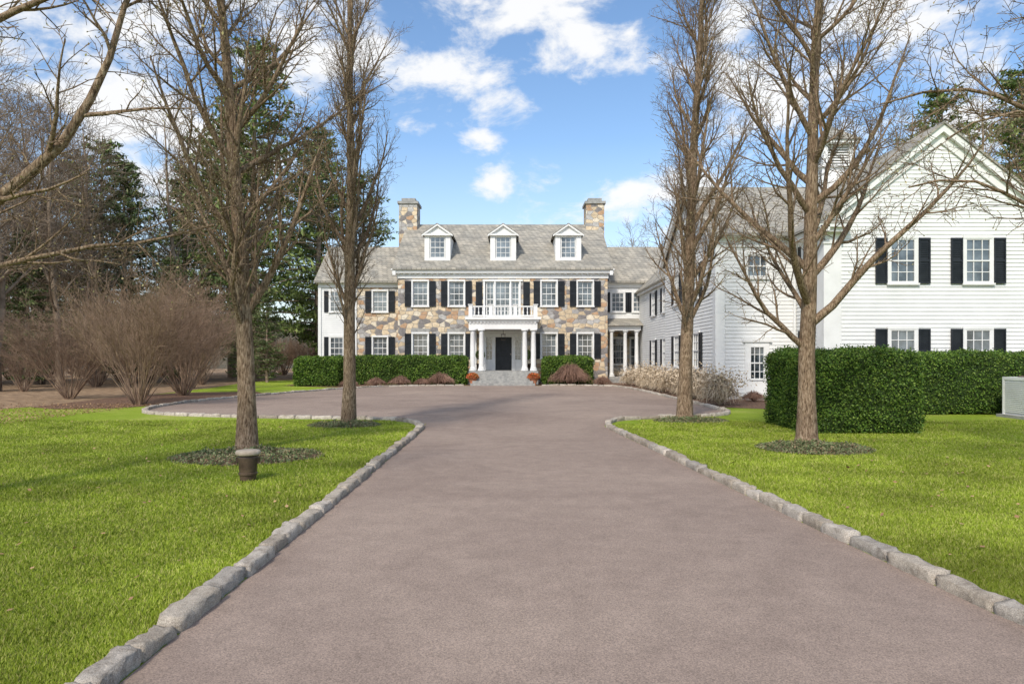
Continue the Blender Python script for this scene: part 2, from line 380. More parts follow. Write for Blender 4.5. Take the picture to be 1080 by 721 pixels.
for o in o2: window(H, FL, (o[0] + o[1]) / 2, o[2], o[3], .95, -.1)
o3 = [(-12.3, -11.4, 4.75, 6.15), (-12.3, -11.4, 1.55, 3.05)]
clap(H['clapboards'], FL, -13.0, -10.6, .3, 6.4, o3)
for o in o3: window(H, FL, (o[0] + o[1]) / 2, o[2], o[3], .9, .012, shw=.3)
fbox(T, FL, -10.7, -10.5, .001, .09, 0, 6.4); fbox(T, FL, -13.1, -12.9, .001, .09, 0, 6.4)
H['inner_walls'].box(-13.0, CX - W, yw + .17, 53, 0, 6.5)
fbox(H['clapboards'], FL, -13.0, -10.6, -.17, -.0, 0, 6.4)
FW = frame(-13.0, 46.2, 0, 1, -1, 0); clap(H['clapboards'], FW, 0, 6.8, .3, 6.4)
fbox(T, FL, -13.1, CX - W, -.2, .1, 6.4, 6.65); fbox(T, FL, -13.2, CX - W, -.2, .3, 6.65, 6.78)
gable_roof(H['roof'], -13.3, CX - W - .3, 45.8, 53.4, 6.8, 9.7, 'x', .12)
o4 = [(x - .42, x + .42, 4.75, 6.05) for x in (7.15, 8.6)]
clap(H['clapboards'], FL, CX + W, 11, 3.9, 6.4, o4)
fbox(H['clapboards'], FL, CX + W, 11, -.17, 0, 3.9, 6.4)
for o in o4: window(H, FL, (o[0] + o[1]) / 2, o[2], o[3], .84, .012, shw=.28)
fbox(T, FL, CX + W, 11, -.2, .1, 6.4, 6.65); fbox(T, FL, CX + W, 11, -.2, .3, 6.65, 6.78)
gable_roof(H['roof'], CX + W + .3, 13, 45.8, 53.4, 6.8, 9.7, 'x', .12)
o5 = [(6.9, 7.8, 1.2, 3.0), (8.2, 9.1, .5, 3.0)]
wall(H['stone_walls'], frame(0, 47.2, 1, 0, 0, -1), CX + W, 11, 0, 3.9, o5)
for o in o5: window(H, frame(0, 47.2, 1, 0, 0, -1), (o[0] + o[1]) / 2, o[2], o[3], .9, -.1, shw=0)
H['inner_walls'].box(CX + W, 13, 47.4, 53, 0, 6.5)
H['portico_floor'].box(CX + W + .02, 8.4, 44.7, 47.2, 0, .4)
for x in (6.55, 7.45, 8.2): column(H['columns'], x, 44.95, .4, 3.45, .13)
T.box(CX + W + .02, 8.45, 44.75, 47.19, 3.45, 3.75)
slab(H['roof'], [(CX + W + .02, 44.5, 3.8), (8.55, 44.5, 3.8), (8.55, 46.15, 4.3), (CX + W + .02, 46.15, 4.3)], .05)
H.finish(dict(stone_walls='stone', lintels='bluestone', trim='white', window_glass='glass', window_frames='white', shutters='black', inner_walls='white',
              roof='slate', chimneys='stone', chimney_caps='bluestone', portico_floor='bluestone', steps='bluestone', columns='white', balusters='white',
              front_door='black', door_knob='lid', lantern='iron', clapboards='clap'))

# ------------------------------------------------------------------ white clapboard carriage wing
G = Parts('white_clapboard_carriage_house'); T = G['trim']
XA, YA = 8.1, 27.0
G['core'].box(XA, 22, YA, 36, 0, 6.4)
FA = frame(0, YA, 1, 0, 0, -1)
clap(G['clapboards'], FA, XA, 11.2, .25, 6.0, [(9.2, 10.15, 0, 2.25), (9.25, 10.1, 4.75, 5.75)])
window(G, FA, 9.67, 4.8, 5.7, .8, .012, 3, 2, 0)
window(G, FA, 9.67, .75, 2.1, .6, .05, 3, 4, 0, False)
fbox(T, FA, 9.2, 9.37, .001, .07, 0.05, 2.25); fbox(T, FA, 9.97, 10.15, .001, .07, 0.05, 2.25); fbox(T, FA, 9.37, 9.97, .001, .068, 2.1, 2.25); fbox(T, FA, 9.37, 9.97, .001, .045, .05, .75)
fbox(T, FA, 9.1, 10.25, .0, .12, 2.25, 2.38); fbox(G['door_step'], FA, 9.0, 10.3, 0.0, .7, 0, .12)
FAW = frame(XA, 0, 0, 1, -1, 0)
wo = []
for y in (29.9, 33.4):
    for z0, z1 in ((1.2, 2.7), (4.25, 5.7)): wo.append((y - .45, y + .45, z0, z1))
clap(G['clapboards'], FAW, YA, 36, .25, 6.4, wo)
for o in wo: window(G, FAW, (o[0] + o[1]) / 2, o[2], o[3], .9, .012)
clap(G['clapboards'], FAW, YA, 36, 6.4, 9.2, clip=lambda z: (YA + (z - 6.4) / 3. * 4.5, 36 - (z - 6.4) / 3. * 4.5))
G['core'].quad((XA, YA, 6.4), (XA, 36, 6.4), (XA, 31.5, 9.35))
fbox(T, FA, XA - .08, XA + .3, .001, .08, 0, 6.0); fbox(T, FAW, YA - .0, YA + .3, .0, .075, 0, 6.1)
fbox(T, FA, XA - .06, 11.2, 0, .09, 6.0, 6.36); fbox(T, FA, XA - .3, 11.2, 0, .3, 6.36, 6.46)
gable_roof(G['roof'], XA - .35, 22.3, YA - .4, 36.4, 6.48, 9.5, 'x', .1)
for ya in (YA - .35, 36.35):
    x = XA - .28
    T.hexa([(x - .04, ya, 6.1), (x + .1, ya, 6.1), (x + .1, 31.5, 9.08), (x - .04, 31.5, 9.08), (x - .04, ya, 6.4), (x + .1, ya, 6.4), (x + .1, 31.5, 9.38), (x - .04, 31.5, 9.38)])
XB0, XB1, YB = 11.2, 19.5, 24.5; XM = (XB0 + XB1) / 2; EZ = 6.35; RZ = 9.9; rs = (RZ - EZ) / (XM - XB0 + .35)
G['core'].box(XB0, XB1, YB, 31, 0, EZ)
FB = frame(0, YB, 1, 0, 0, -1)
bo = []
for x in (14.0, 16.7):
    for z0, z1 in ((1.1, 2.65), (4.3, 5.9)): bo.append((x - .46, x + .46, z0, z1))
clap(G['clapboards'], FB, XB0 + .55, XB1 - .55, .25, EZ - .02, bo)
for o in bo: window(G, FB, (o[0] + o[1]) / 2, o[2], o[3], .92, .012)
clap(G['clapboards'], FB, XB0, XB1, EZ - .02, RZ - .2, clip=lambda z: (XB0 + .0 + (z - EZ) / rs, XB1 - .0 - (z - EZ) / rs))
G['core'].quad((XB0, YB, EZ), (XB1, YB, EZ), (XM, YB, RZ - .3))
for a, b in ((XB0 - .05, XB0 + .58), (XB1 - .58, XB1 + .05)):
    fbox(T, FB, a, b, .0, .09, .0, 5.7); fbox(T, FB, a - .05, b + .05, 0, .13, 0, .3); fbox(T, FB, a - .04, b + .05, 0, .13, 5.7, 5.82)
    fbox(T, FB, a, b + .0, 0, .08, 5.82, 6.1)
for a, b in ((XB0 - .45, XB0 + .8), (XB1 - .8, XB1 + .45)):
    fbox(T, FB, a + .15, b - .05, 0, .34, 6.1, 6.24); fbox(T, FB, a, b, 0, .46, 6.24, 6.36)
    slab(G['roof'], [(a, YB - .48, 6.37), (b, YB - .48, 6.37), (b, YB, 6.6), (a, YB, 6.6)], .008)
FBW = frame(XB0, 0, 0, 1, -1, 0)
clap(G['clapboards'], FBW, YB + .5, YA, .25, 5.9, [(25.55, 26.25, 4.3, 5.9), (25.55, 26.25, 1.1, 2.65)])
window(G, FBW, 25.9, 4.3, 5.9, .6, .012, 2, 4, .25); window(G, FBW, 25.9, 1.1, 2.65, .6, .012, 2, 4, .25)
fbox(T, FBW, YB - .08, YB + .5, 0, .045, 0, 5.9)
fbox(T, FBW, YB, YA, 0, .08, 5.9, 6.1); fbox(T, FBW, YB - .46, YA, 0, .34, 6.1, 6.3)
G['downspout'].lathe(XB0 - .1, YA - .2, [(.045, .1), (.045, 6.1)], 10)
gable_roof(G['roof'], XB0 - .48, XB1 + .48, YB - .3, 32, EZ + .02, RZ + .13, 'y', .09)
for s in (-1, 1):
    for (d0, d1, y0, y1) in ((.09, .36, YB - .24, YB), (.36, .72, YB - .09, YB - .035)):
        xa = XM + s * (XM - XB0 + .46); za = EZ + .02
        zr = RZ + .13
        T.hexa([(xa, y0, za - d1), (XM, y0, zr - d1), (XM, y1, zr - d1), (xa, y1, za - d1), (xa, y0, za - d0 - .001), (XM, y0, zr - d0 - .001), (XM, y1, zr - d0 - .001), (xa, y1, za - d0 - .001)])
G['core'].box(8.6, 14, 36, 46.0, 0, 6.0)
FC = frame(8.6, 0, 0, 1, -1, 0); co = [(y - .45, y + .45, z0, z1) for y in (38.3, 41.3) for z0, z1 in ((1.2, 2.7), (4.2, 5.6))]
clap(G['clapboards'], FC, 36, 46, .25, 5.8, co)
for o in co: window(G, FC, (o[0] + o[1]) / 2, o[2], o[3], .9, .012)
fbox(T, FC, 36.4, 46, 0, .2, 5.8, 6.04)
gable_roof(G['roof'], 8.3, 14.3, 36.2, 46.9, 6.05, 9.0, 'y', .1)
cx, cy = 14.75, 31.5
T.box(cx - .8, cx + .8, cy - .8, cy + .8, 9.0, 10.2); T.box(cx - .9, cx + .9, cy - .9, cy + .9, 10.2, 10.3)
for sx in (-1, 1):
    for sy in (-1, 1): T.box(cx + sx * .6 - .1, cx + sx * .6 + .1, cy + sy * .6 - .1, cy + sy * .6 + .1, 10.3, 11.3)
for k in range(8): T.hexa([(cx - .58, cy - .6, 10.35 + k * .12), (cx + .58, cy - .6, 10.35 + k * .12), (cx + .58, cy + .6, 10.35 + k * .12), (cx - .58, cy + .6, 10.35 + k * .12), (cx - .5, cy - .52, 10.43 + k * .12), (cx + .5, cy - .52, 10.43 + k * .12), (cx + .5, cy + .52, 10.43 + k * .12), (cx - .5, cy + .52, 10.43 + k * .12)])
T.box(cx - .88, cx + .88, cy - .88, cy + .88, 11.3, 11.42)
A = G['roof']; i = len(A.v); A.v += [(cx - .95, cy - .95, 11.43), (cx + .95, cy - .95, 11.43), (cx + .95, cy + .95, 11.43), (cx - .95, cy + .95, 11.43), (cx, cy, 12.3)]
A.f += [(i, i + 1, i + 4), (i + 1, i + 2, i + 4), (i + 2, i + 3, i + 4), (i + 3, i, i + 4)]
G['weathervane'].lathe(cx, cy, [(.02, 12.2), (.02, 12.9)], 8); G['weathervane'].box(cx - .3, cx + .3, cy - .01, cy + .01, 12.65, 12.7)
G.finish(dict(core='white', clapboards='clap', trim='white', window_glass='glass', window_frames='white', shutters='black', roof='slate', door_step='bluestone', downspout='white', weathervane='iron'))

# ------------------------------------------------------------------ ground, drive, beds
def sheet(name, pts, z, mat):
    bm = bmesh.new(); vs = [bm.verts.new((p[0], p[1], z)) for p in pts]; f = bm.faces.new(vs)
    if f.normal.z < 0: f.normal_flip()
    bmesh.ops.triangulate(bm, faces=[f]); me = bpy.data.meshes.new(name); bm.to_mesh(me); bm.free()
    for p in me.polygons:
        if p.normal.z < 0: p.flip()
    return link(name, me, mat)
def catmull(P, step=.1, closed=False):
    P = [np.array(p, float) for p in P]; out = []
    n = len(P)
    for i in range(n - 1):
        p0 = P[max(i - 1, 0)]; p1 = P[i]; p2 = P[i + 1]; p3 = P[min(i + 2, n - 1)]
        m = max(2, int(np.linalg.norm(p2 - p1) / step))
        for k in range(m):
            t = k / m; out.append(.5 * ((2 * p1) + (-p0 + p2) * t + (2 * p0 - 5 * p1 + 4 * p2 - p3) * t * t + (-p0 + 3 * p1 - 3 * p2 + p3) * t ** 3))
    out.append(P[-1]); return np.array(out)
sheet('ground', [(-300, -200), (300, -200), (300, 400), (-300, 400)], 0, 'lawn')
left = catmull([(-1.9, -30), (-1.93, 0), (-1.93, 5), (-1.96, 10), (-1.98, 14.5), (-2.08, 16), (-2.6, 17.3), (-3.8, 18), (-6, 18.3), (-8.5, 18.9), (-10.6, 20), (-11.6, 22.5), (-11.5, 26.2), (-10.4, 31.1), (-8.7, 36), (-6.8, 38.8), (-4, 39.9), (-2.6, 40.1)])
right = catmull([(4.3, -30), (3.3, 0), (3.0, 4.5), (2.84, 6.5), (2.66, 9), (2.42, 12.5), (2.22, 15.2), (2.25, 16.5), (2.75, 17.7), (4.2, 18.5), (5.6, 19.1), (6.25, 20), (6.4, 22), (6.4, 28.8), (6.3, 34), (6.0, 38.2), (5.0, 39.7), (3.2, 40.1), (1.5, 40.15)])
sheet('driveway_asphalt', list(map(tuple, left)) + list(map(tuple, right[::-1])), .004, 'asphalt')
sheet('mulch_bed', [(-13.5, 40.2), (-9, 37.2), (-6.95, 39.0), (-4, 40.1), (-2.6, 40.3), (1.5, 40.35), (3.2, 40.3), (5.1, 39.9), (6.2, 38.2), (6.6, 28.8), (6.6, 22.5), (8.5, 21.3), (12, 22), (22, 21.5), (22, 28), (8, 28), (8.6, 47), (-13.5, 47)], .008, 'mulch')
sheet('woodland_floor', [(-300, 20), (-21, 20.5), (-16.2, 21.6), (-15.4, 24.5), (-15.9, 30), (-16.5, 38), (-18, 47), (-14, 56), (30, 60), (40, 40), (300, 42), (300, 399), (-300, 399)], .006, 'litter')
sheet('mulch_bed', [(-15.8, 22.4), (-14.5, 21.6), (-12.9, 21.8), (-12.1, 23.2), (-11.95, 26.5), (-11.2, 31), (-12.4, 33), (-15.6, 32), (-16.2, 27)], .010, 'mulch')
hv_ = []; hf_ = []
nx_, ny_ = 60, 10
for j in range(ny_ + 1):
    for i in range(nx_ + 1):
        x = -300 + i * 10; t = j / ny_; y = 96 + 180 * t
        hv_.append((x, y, -.2 + 17 * (1 - math.cos(t * math.pi)) / 2 * (1 + .2 * math.sin(x * .03)) + R.normal(0, .3) * t))
for j in range(ny_):
    for i in range(nx_): k = j * (nx_ + 1) + i; hf_.append([k, k + 1, k + nx_ + 2, k + nx_ + 1])
link('wooded_hill', np_mesh('wooded_hill', hv_, hf_, True), 'hillwood')

def curb(name, path, outward):
    e = empty(name); V = []; Fc = []
    seg = np.linalg.norm(np.diff(path, axis=0), axis=1); cum = np.concatenate([[0], np.cumsum(seg)])
    s = 0; tot = cum[-1]
    def at(s): return np.array([np.interp(s, cum, path[:, 0]), np.interp(s, cum, path[:, 1])])
    nx_, ny_, nz_ = 9, 4, 3
    while s < tot - .6:
        L_ = R.uniform(.3, .7); a, b = at(s + .005), at(s + L_ - .005); s += L_
        if b[1] < 1.5 and a[1] < 1.5 and a[1] < 0: continue
        d = (b - a) / np.linalg.norm(b - a); nrm = np.array([-d[1], d[0]]) * outward
        w = R.uniform(.13, .165); h = R.uniform(.07, .10); off = R.uniform(-.012, .012); tilt = R.uniform(-.012, .012)
        mid = (a + b) / 2; hl = np.linalg.norm(b - a) / 2
        idx = {}; ph = R.uniform(0, 99)
        for i in range(nx_ + 1):
            for j in range(ny_ + 1):
                for k in range(nz_ + 1):
                    if 0 < i < nx_ and 0 < j < ny_ and 0 < k < nz_: continue
                    x = i / nx_ * 2 - 1; y = j / ny_ * 2 - 1; z = k / nz_ * 2 - 1
                    x = math.copysign(abs(x) ** .75, x); y = math.copysign(abs(y) ** .65, y)
                    q = (abs(x) ** 24 + abs(y) ** 12 + abs(z) ** 12) ** (1 / 13.)
                    q = max(q, 1); x, y, z = x / q, y / q, z / q
                    jx = .007 * math.sin(ph + 5 * y + 4 * z) + R.normal(0, .0025); jy = .008 * math.sin(ph * 2 + 4 * x + 3 * z) + R.normal(0, .0045); jz = .006 * math.sin(ph * 3 + 5 * x + 2 * y) + R.normal(0, .0038)
                    lx = x * hl + jx; ly = (y + 1) / 2 * w + off + jy; lz = (z + 1) / 2 * (h + .1) - .1 + jz + tilt * x
                    p = mid + d * lx + nrm * ly; idx[i, j, k] = len(V); V.append((p[0], p[1], lz))
        for i in range(nx_):
            for j in range(ny_):
                for k in (0, nz_): Fc.append([idx[i, j, k], idx[i + 1, j, k], idx[i + 1, j + 1, k], idx[i, j + 1, k]])
            for k in range(nz_):
                for j in (0, ny_): Fc.append([idx[i, j, k], idx[i + 1, j, k], idx[i + 1, j, k + 1], idx[i, j, k + 1]])
        for j in range(ny_):
            for k in range(nz_):
                for i in (0, nx_): Fc.append([idx[i, j, k], idx[i, j + 1, k], idx[i, j + 1, k + 1], idx[i, j, k + 1]])
    me = np_mesh('curb_stones', V, Fc); bm = bmesh.new(); bm.from_mesh(me); bmesh.ops.recalc_face_normals(bm, faces=bm.faces[:]); bm.to_mesh(me); bm.free()
    link('curb_stones', me, 'granite_curb', e)
m, nt, b, o = new_mat('granite_curb')
g = N(nt, 'ShaderNodeNewGeometry')
c = ramp(nt, g.outputs['Random Per Island'], [(0, (.27, .225, .175)), (.35, (.40, .345, .275)), (.7, (.48, .425, .355)), (1, (.33, .295, .25))])
c = mix(nt, c, ramp(nt, noise(nt, 9, 8, .75), [(.3, (.5, .46, .42)), (.5, (1, 1, 1)), (.7, (1.3, 1.3, 1.3))]), 1.0, 'MULTIPLY')
c = mix(nt, c, ramp(nt, noise(nt, 160, 2), [(.35, (.6, .6, .6)), (.65, (1.3, 1.3, 1.3))]), 1.0, 'MULTIPLY')
nt.links.new(c, b.inputs['Base Color']); b.inputs['Roughness'].default_value = .9; bump(nt, b, noise(nt, 38, 8, .75), .8, .018)
M['granite_curb'] = m
curb('granite_curb', left, 1); curb('granite_curb', right, -1)

# ------------------------------------------------------------------ grass
def leaves(P, size, asp, mat, name, parent=None, nrm=None, nstr=0., up=0., flat=1.):
    n = len(P); d = R.normal(size=(n, 3)); d[:, 2] = d[:, 2] * flat + up; d /= np.linalg.norm(d, axis=1)[:, None]
    r = R.normal(size=(n, 3))
    if nrm is not None: r = r + nrm * nstr
    s = np.cross(d, r); s /= np.linalg.norm(s, axis=1)[:, None] + 1e-9
    L_ = (size * R.uniform(.6, 1.3, n))[:, None]
    a = P - d * L_ * .5; t = P + d * L_ * .5; m1 = P + s * L_ * asp * .5; m2 = P - s * L_ * asp * .5
    V = np.stack([a, m1, t, m2], 1).reshape(-1, 3); F = np.arange(n * 4).reshape(-1, 4)
    return link(name, np_mesh(name, V, F), mat, parent)
discs = [(-4.3, 11.1, 1.2, .95), (5.35, 12.1, .98, .85), (-4.0, 16.3, .85, .7), (4.55, 17.4, .95, .55)]
ry = [(y, x) for x, y in right if y < 17.7 and x < 2.8 or y < 15]
ryy = np.array([k[0] for k in ry]); rxx = np.array([k[1] for k in ry])
def grass(n, side):
    y = 2.6 + (R.uniform(0, 1, n) ** 1.7) * (17.6 - 2.6)
    if side < 0: x = -2.09 - R.uniform(0, 1, n) * (y * .82 - 1.5)
    else:
        x0 = np.interp(y, ryy, rxx) + .15; x = x0 + R.uniform(0, 1, n) * np.maximum(y * .82 - x0, .8)
    keep = np.ones(n, bool)
    if side < 0: keep &= ~((x > -2.9) & (y > 16.6))
    else: keep &= ~((x < 3.2) & (y > 16.6))
    for a, b, ra, rb in discs: keep &= ((x - a) / ra) ** 2 + ((y - b) / rb) ** 2 > .93
    if side > 0: keep &= ~((x > 6.3) & (x < 8.8) & (y > 14.45))
    x, y = x[keep], y[keep]; n = len(x)
    patch = .5 + .5 * np.sin(x * 1.3 + 2 * np.sin(y * .7)) * np.sin(y * 1.1 + 1.5 * np.sin(x * .9))
    h = R.uniform(.018, .045, n) * (.75 + .5 * patch); w = .0035 + y * .0007
    az = R.uniform(0, 2 * np.pi, n); ln = R.uniform(.1, 1.0, n) * h; la = R.uniform(0, 2 * np.pi, n)
    dx, dy = np.cos(az) * w, np.sin(az) * w
    V = np.stack([np.stack([x - dx, y - dy, np.zeros(n)], 1), np.stack([x + dx, y + dy, np.zeros(n)], 1), np.stack([x + np.cos(la) * ln, y + np.sin(la) * ln, h], 1)], 1).reshape(-1, 3)
    return V
V = np.concatenate([grass(330000, -1), grass(280000, 1)])
link('lawn_grass', np_mesh('lawn_grass', V, np.arange(len(V)).reshape(-1, 3)), 'grassblade')
# fallen leaves: thick near the wood edge, a few on the lawn and along the curbs
n = 5200; y = 15 + R.uniform(0, 1, n) * 9; x = -12.2 - np.abs(R.normal(0, 3.0, n)) ; P = np.stack([x, y, R.uniform(.02, .05, n)], 1)
n2 = 260; y2 = R.uniform(4, 17, n2); x2 = -2.3 - R.uniform(0, 1, n2) * y2 * .7; P2 = np.stack([x2, y2, np.full(n2, .045)], 1)
n3 = 160; y3 = R.uniform(5, 17, n3); x3 = 3.3 + R.uniform(0, 1, n3) * y3 * .5; P3 = np.stack([x3, y3, np.full(n3, .045)], 1)
leaves(np.concatenate([P, P2, P3]), .05, .7, 'deadleaf', 'fallen_leaves', None, np.array([[0, 0, 1.]]), 3, flat=.2)

for a, b, ra, rb in discs:
    e = empty('ground_cover_bed'); pts = [(a + ra * math.cos(t) * (1 + .05 * math.sin(5 * t)), b + rb * math.sin(t) * (1 + .06 * math.cos(4 * t))) for t in np.linspace(0, 2 * math.pi, 48)[:-1]]
    s = sheet('soil', pts, .011, 'mulch'); s.parent = e
    n = 4600; rr = np.sqrt(R.uniform(0, 1, n)) * 1.03; th = R.uniform(0, 2 * np.pi, n)
    cl = .55 + .45 * np.sin(rr * 9 + th * 3) * np.sin(th * 7)
    P = np.stack([a + ra * rr * np.cos(th), b + rb * rr * np.sin(th), .02 + R.uniform(0, 1, n) * .13 * cl * (1.1 - rr ** 4)], 1)
    leaves(P, .05, .5, 'ground_leaf', 'leaves', e, np.array([[0, 0, 1.]]), 1.5)

# ------------------------------------------------------------------ branching plants
class Tubes:
    def __init__(s): s.g = {}; s.tips = []
    def add(s, P, Rr, sides): s.g.setdefault((len(P), sides), []).append((P, Rr))
    def mesh(s, name):
        VV = []; FF = []; off = 0
        for (n, sd), lst in s.g.items():
            P = np.array([l[0] for l in lst]); Rr = np.array([l[1] for l in lst]); B = len(P)
            T_ = np.gradient(P, axis=1); T_ /= np.linalg.norm(T_, axis=2)[..., None] + 1e-9
            ref = np.array([.83, .31, .12]); ref2 = np.array([-.2, .9, .3])
            r = np.where(np.abs(T_[:, :1] @ ref)[..., None] > .85, ref2, ref)
            U = np.cross(T_, r); U /= np.linalg.norm(U, axis=2)[..., None] + 1e-9; Wv = np.cross(T_, U)
            an = np.arange(sd) * 2 * np.pi / sd
            V = P[:, :, None] + Rr[:, :, None, None] * (np.cos(an)[None, None, :, None] * U[:, :, None] + np.sin(an)[None, None, :, None] * Wv[:, :, None])
            VV.append(V.reshape(-1, 3))
            b_, i_, k_ = np.meshgrid(np.arange(B), np.arange(n - 1), np.arange(sd), indexing='ij'); k2 = (k_ + 1) % sd
            base = off + b_ * n * sd
            FF.append(np.stack([base + i_ * sd + k_, base + i_ * sd + k2, base + (i_ + 1) * sd + k2, base + (i_ + 1) * sd + k_], -1).reshape(-1, 4))
            off += B * n * sd
        return np_mesh(name, np.concatenate(VV), np.concatenate(FF), True)
def nrmz(v): return v / (math.sqrt(v[0] ** 2 + v[1] ** 2 + v[2] ** 2) + 1e-9)
UP = np.array([0, 0, 1.])
def kids(TB, pts, rads, L_, lvl, pr):
    if lvl >= len(pr['k']): return
    k = pr['k'][lvl]; n = len(pts); az = R.uniform(0, 6.28)
    for c in range(k):
        t = pr['t0'][lvl] + (0.98 - pr['t0'][lvl]) * (c + R.uniform(.1, .9)) / k
        f = t * (n - 1); i = min(int(f), n - 2); p = pts[i] + (pts[i + 1] - pts[i]) * (f - i); r = rads[i] + (rads[i + 1] - rads[i]) * (f - i)
        d = nrmz(pts[i + 1] - pts[i]); az += 2.4 + R.normal(0, .35)
        s = np.cross(d, np.array([.3, .8, .5])); s = nrmz(s); s2 = np.cross(d, s)
        pe = s * math.cos(az) + s2 * math.sin(az); a = math.radians(pr['ang'][lvl] + R.normal(0, 8))
        nd = nrmz(d * math.cos(a) + pe * math.sin(a))
        l2 = pr['len'][lvl] * (1 - pr['fall'][lvl] * t) * R.uniform(.65, 1.2)
        r2 = max(min(r * pr['rr'][lvl], l2 * .022 + .002), pr['rmin'])
        grow(TB, p, nd, l2, r2, lvl + 1, pr)
def grow(TB, p, d, L_, r, lvl, pr):
    n = pr['n'][lvl]; pts = [np.array(p, float)]; st = L_ / (n - 1)
    for i in range(n - 1):
        w = R.normal(size=3) * pr['wob'][lvl]
        d = nrmz(d + w + UP * pr['trop'][lvl]); pts.append(pts[-1] + d * st)
    t = np.linspace(0, 1, n); rads = np.maximum(r * (1 - pr['tap'][lvl] * t), pr['rmin'] * .6)
    if lvl == 0: rads[0] *= 1.25
    TB.add(np.array(pts), rads, pr['sd'][lvl])
    if lvl >= len(pr['k']): TB.tips.append(pts[-1]); TB.tips.append(pts[-2])
    kids(TB, pts, rads, L_, lvl, pr)
def limb(TB, pts, r0, r1, pr, lvl=1):
    P = catmull(pts, .15); idx = np.linspace(0, len(P) - 1, 12).astype(int); P = P[idx]; P = P + R.normal(size=P.shape) * .025; P[0] = pts[0]
    rads = np.linspace(r0, r1, 12); TB.add(P, rads, 8)
    kids(TB, list(P), rads, 1, lvl, pr)
PEAR = dict(k=[32, 10, 7, 4], t0=[.15, .12, .1, .15], ang=[44, 36, 40, 50], len=[3.6, 1.35, .55, .16], fall=[.62, .5, .4, .2], rr=[.6, .6, .6, .6], rmin=.0042,
            n=[14, 9, 6, 4, 3], wob=[.018, .08, .12, .16, .2], trop=[.03, .11, .08, .03, .02], tap=[.88, .85, .8, .6, .4], sd=[14, 7, 5, 3, 3])
def make_tree(name, x, y, H_, r, over, buds=.25, lean=(0, 0)):
    pr = dict(PEAR); pr.update(over); e = empty(name); TB = Tubes()
    grow(TB, (x, y, -.05), nrmz(np.array([lean[0], lean[1], 1.])), H_, r, 0, pr)
    TB.add(np.array([(x, y, -.05), (x, y, .05), (x, y, .2)]), np.array([r * 1.6, r * 1.35, r * 1.02]), 14)
    link('trunk_and_branches', TB.mesh(name + '_wood'), 'bark', e)
    tips = np.array(TB.tips); n = int(len(tips) * buds)
    if n: leaves(tips[R.choice(len(tips), n, replace=False)], .03, .6, 'bud', 'buds', e)
    return e
make_tree('pear_tree', -4.62, 11.9, 11.5, .165, dict(len=[4.2, 1.5, .6, .17]), .6, (.0, .01))
make_tree('pear_tree', -4.0, 16.7, 14, .16, dict(k=[40, 9, 7, 3], ang=[28, 26, 32, 45], len=[3.2, 1.25, .5, .15], t0=[.12, .12, .1, .2], trop=[.02, .16, .12, .05, .02]), .15, (.02, 0))
make_tree('pear_tree', 4.55, 18.0, 14.5, .185, dict(k=[44, 10, 7, 3], ang=[34, 30, 34, 45], len=[3.8, 1.4, .55, .15], fall=[.7, .5, .4, .2], t0=[.14, .12, .1, .2], trop=[.02, .15, .12, .05, .02]), .15)
make_tree('pear_tree', 5.57, 12.9, 11.5, .17, dict(len=[4.4, 1.5, .6, .17], ang=[46, 36, 40, 50]), .6)
def side_tree(x, y, r, limbs):
    e = empty('pear_tree'); TB = Tubes(); pr = dict(PEAR); pr.update(k=[14, 12, 7, 4], t0=[.35, .2, .1, .2], len=[3.2, 1.4, .5, .15], ang=[45, 42, 42, 50], trop=[.03, .08, .05, .02, .02])
    grow(TB, (x, y, -.05), np.array([0, 0, 1.]), 9, r, 0, pr)
    for pts, r0, r1 in limbs: limb(TB, pts, r0, r1, pr)
    link('trunk_and_branches', TB.mesh('wood'), 'bark', e); t = np.array(TB.tips); leaves(t[::2], .028, .6, 'bud', 'buds', e)
side_tree(-6.9, 6.6, .2, [([(-6.9, 6.6, 2.0), (-5.6, 6.4, 2.6), (-4.75, 6.3, 3.05), (-4.15, 6.3, 3.6), (-3.75, 6.4, 4.4), (-3.5, 6.5, 5.3)], .09, .018),
    ([(-6.9, 6.6, 1.9), (-5.6, 6.9, 2.4), (-4.7, 7.1, 2.7), (-4.0, 7.3, 2.8), (-3.2, 7.4, 3.05)], .045, .010),
    ([(-6.9, 6.6, 3.0), (-5.5, 6.2, 4.1), (-4.5, 6.2, 4.75), (-3.4, 6.3, 5.1), (-2.7, 6.4, 5.0)], .06, .012)])
side_tree(8.0, 8.2, .2, [([(8.0, 8.2, 2.6), (6.9, 8.1, 3.9), (6.1, 8.0, 4.5), (5.2, 8.0, 4.75), (4.4, 8.1, 4.6)], .06, .01),
    ([(8.0, 8.2, 2.3), (6.9, 8.0, 3.0), (6.1, 7.9, 3.3), (5.3, 7.8, 3.65), (4.6, 7.9, 3.6)], .045, .01),
    ([(8.0, 8.2, 2.9), (6.9, 7.6, 4.2), (6.0, 7.3, 4.1), (5.2, 7.2, 4.2), (4.5, 7.2, 3.9)], .04, .008),
    ([(8.0, 8.2, 3.2), (6.9, 7.8, 4.8), (6.0, 7.5, 5.5), (5.0, 7.4, 5.8), (4.2, 7.4, 5.6)], .06, .012)])

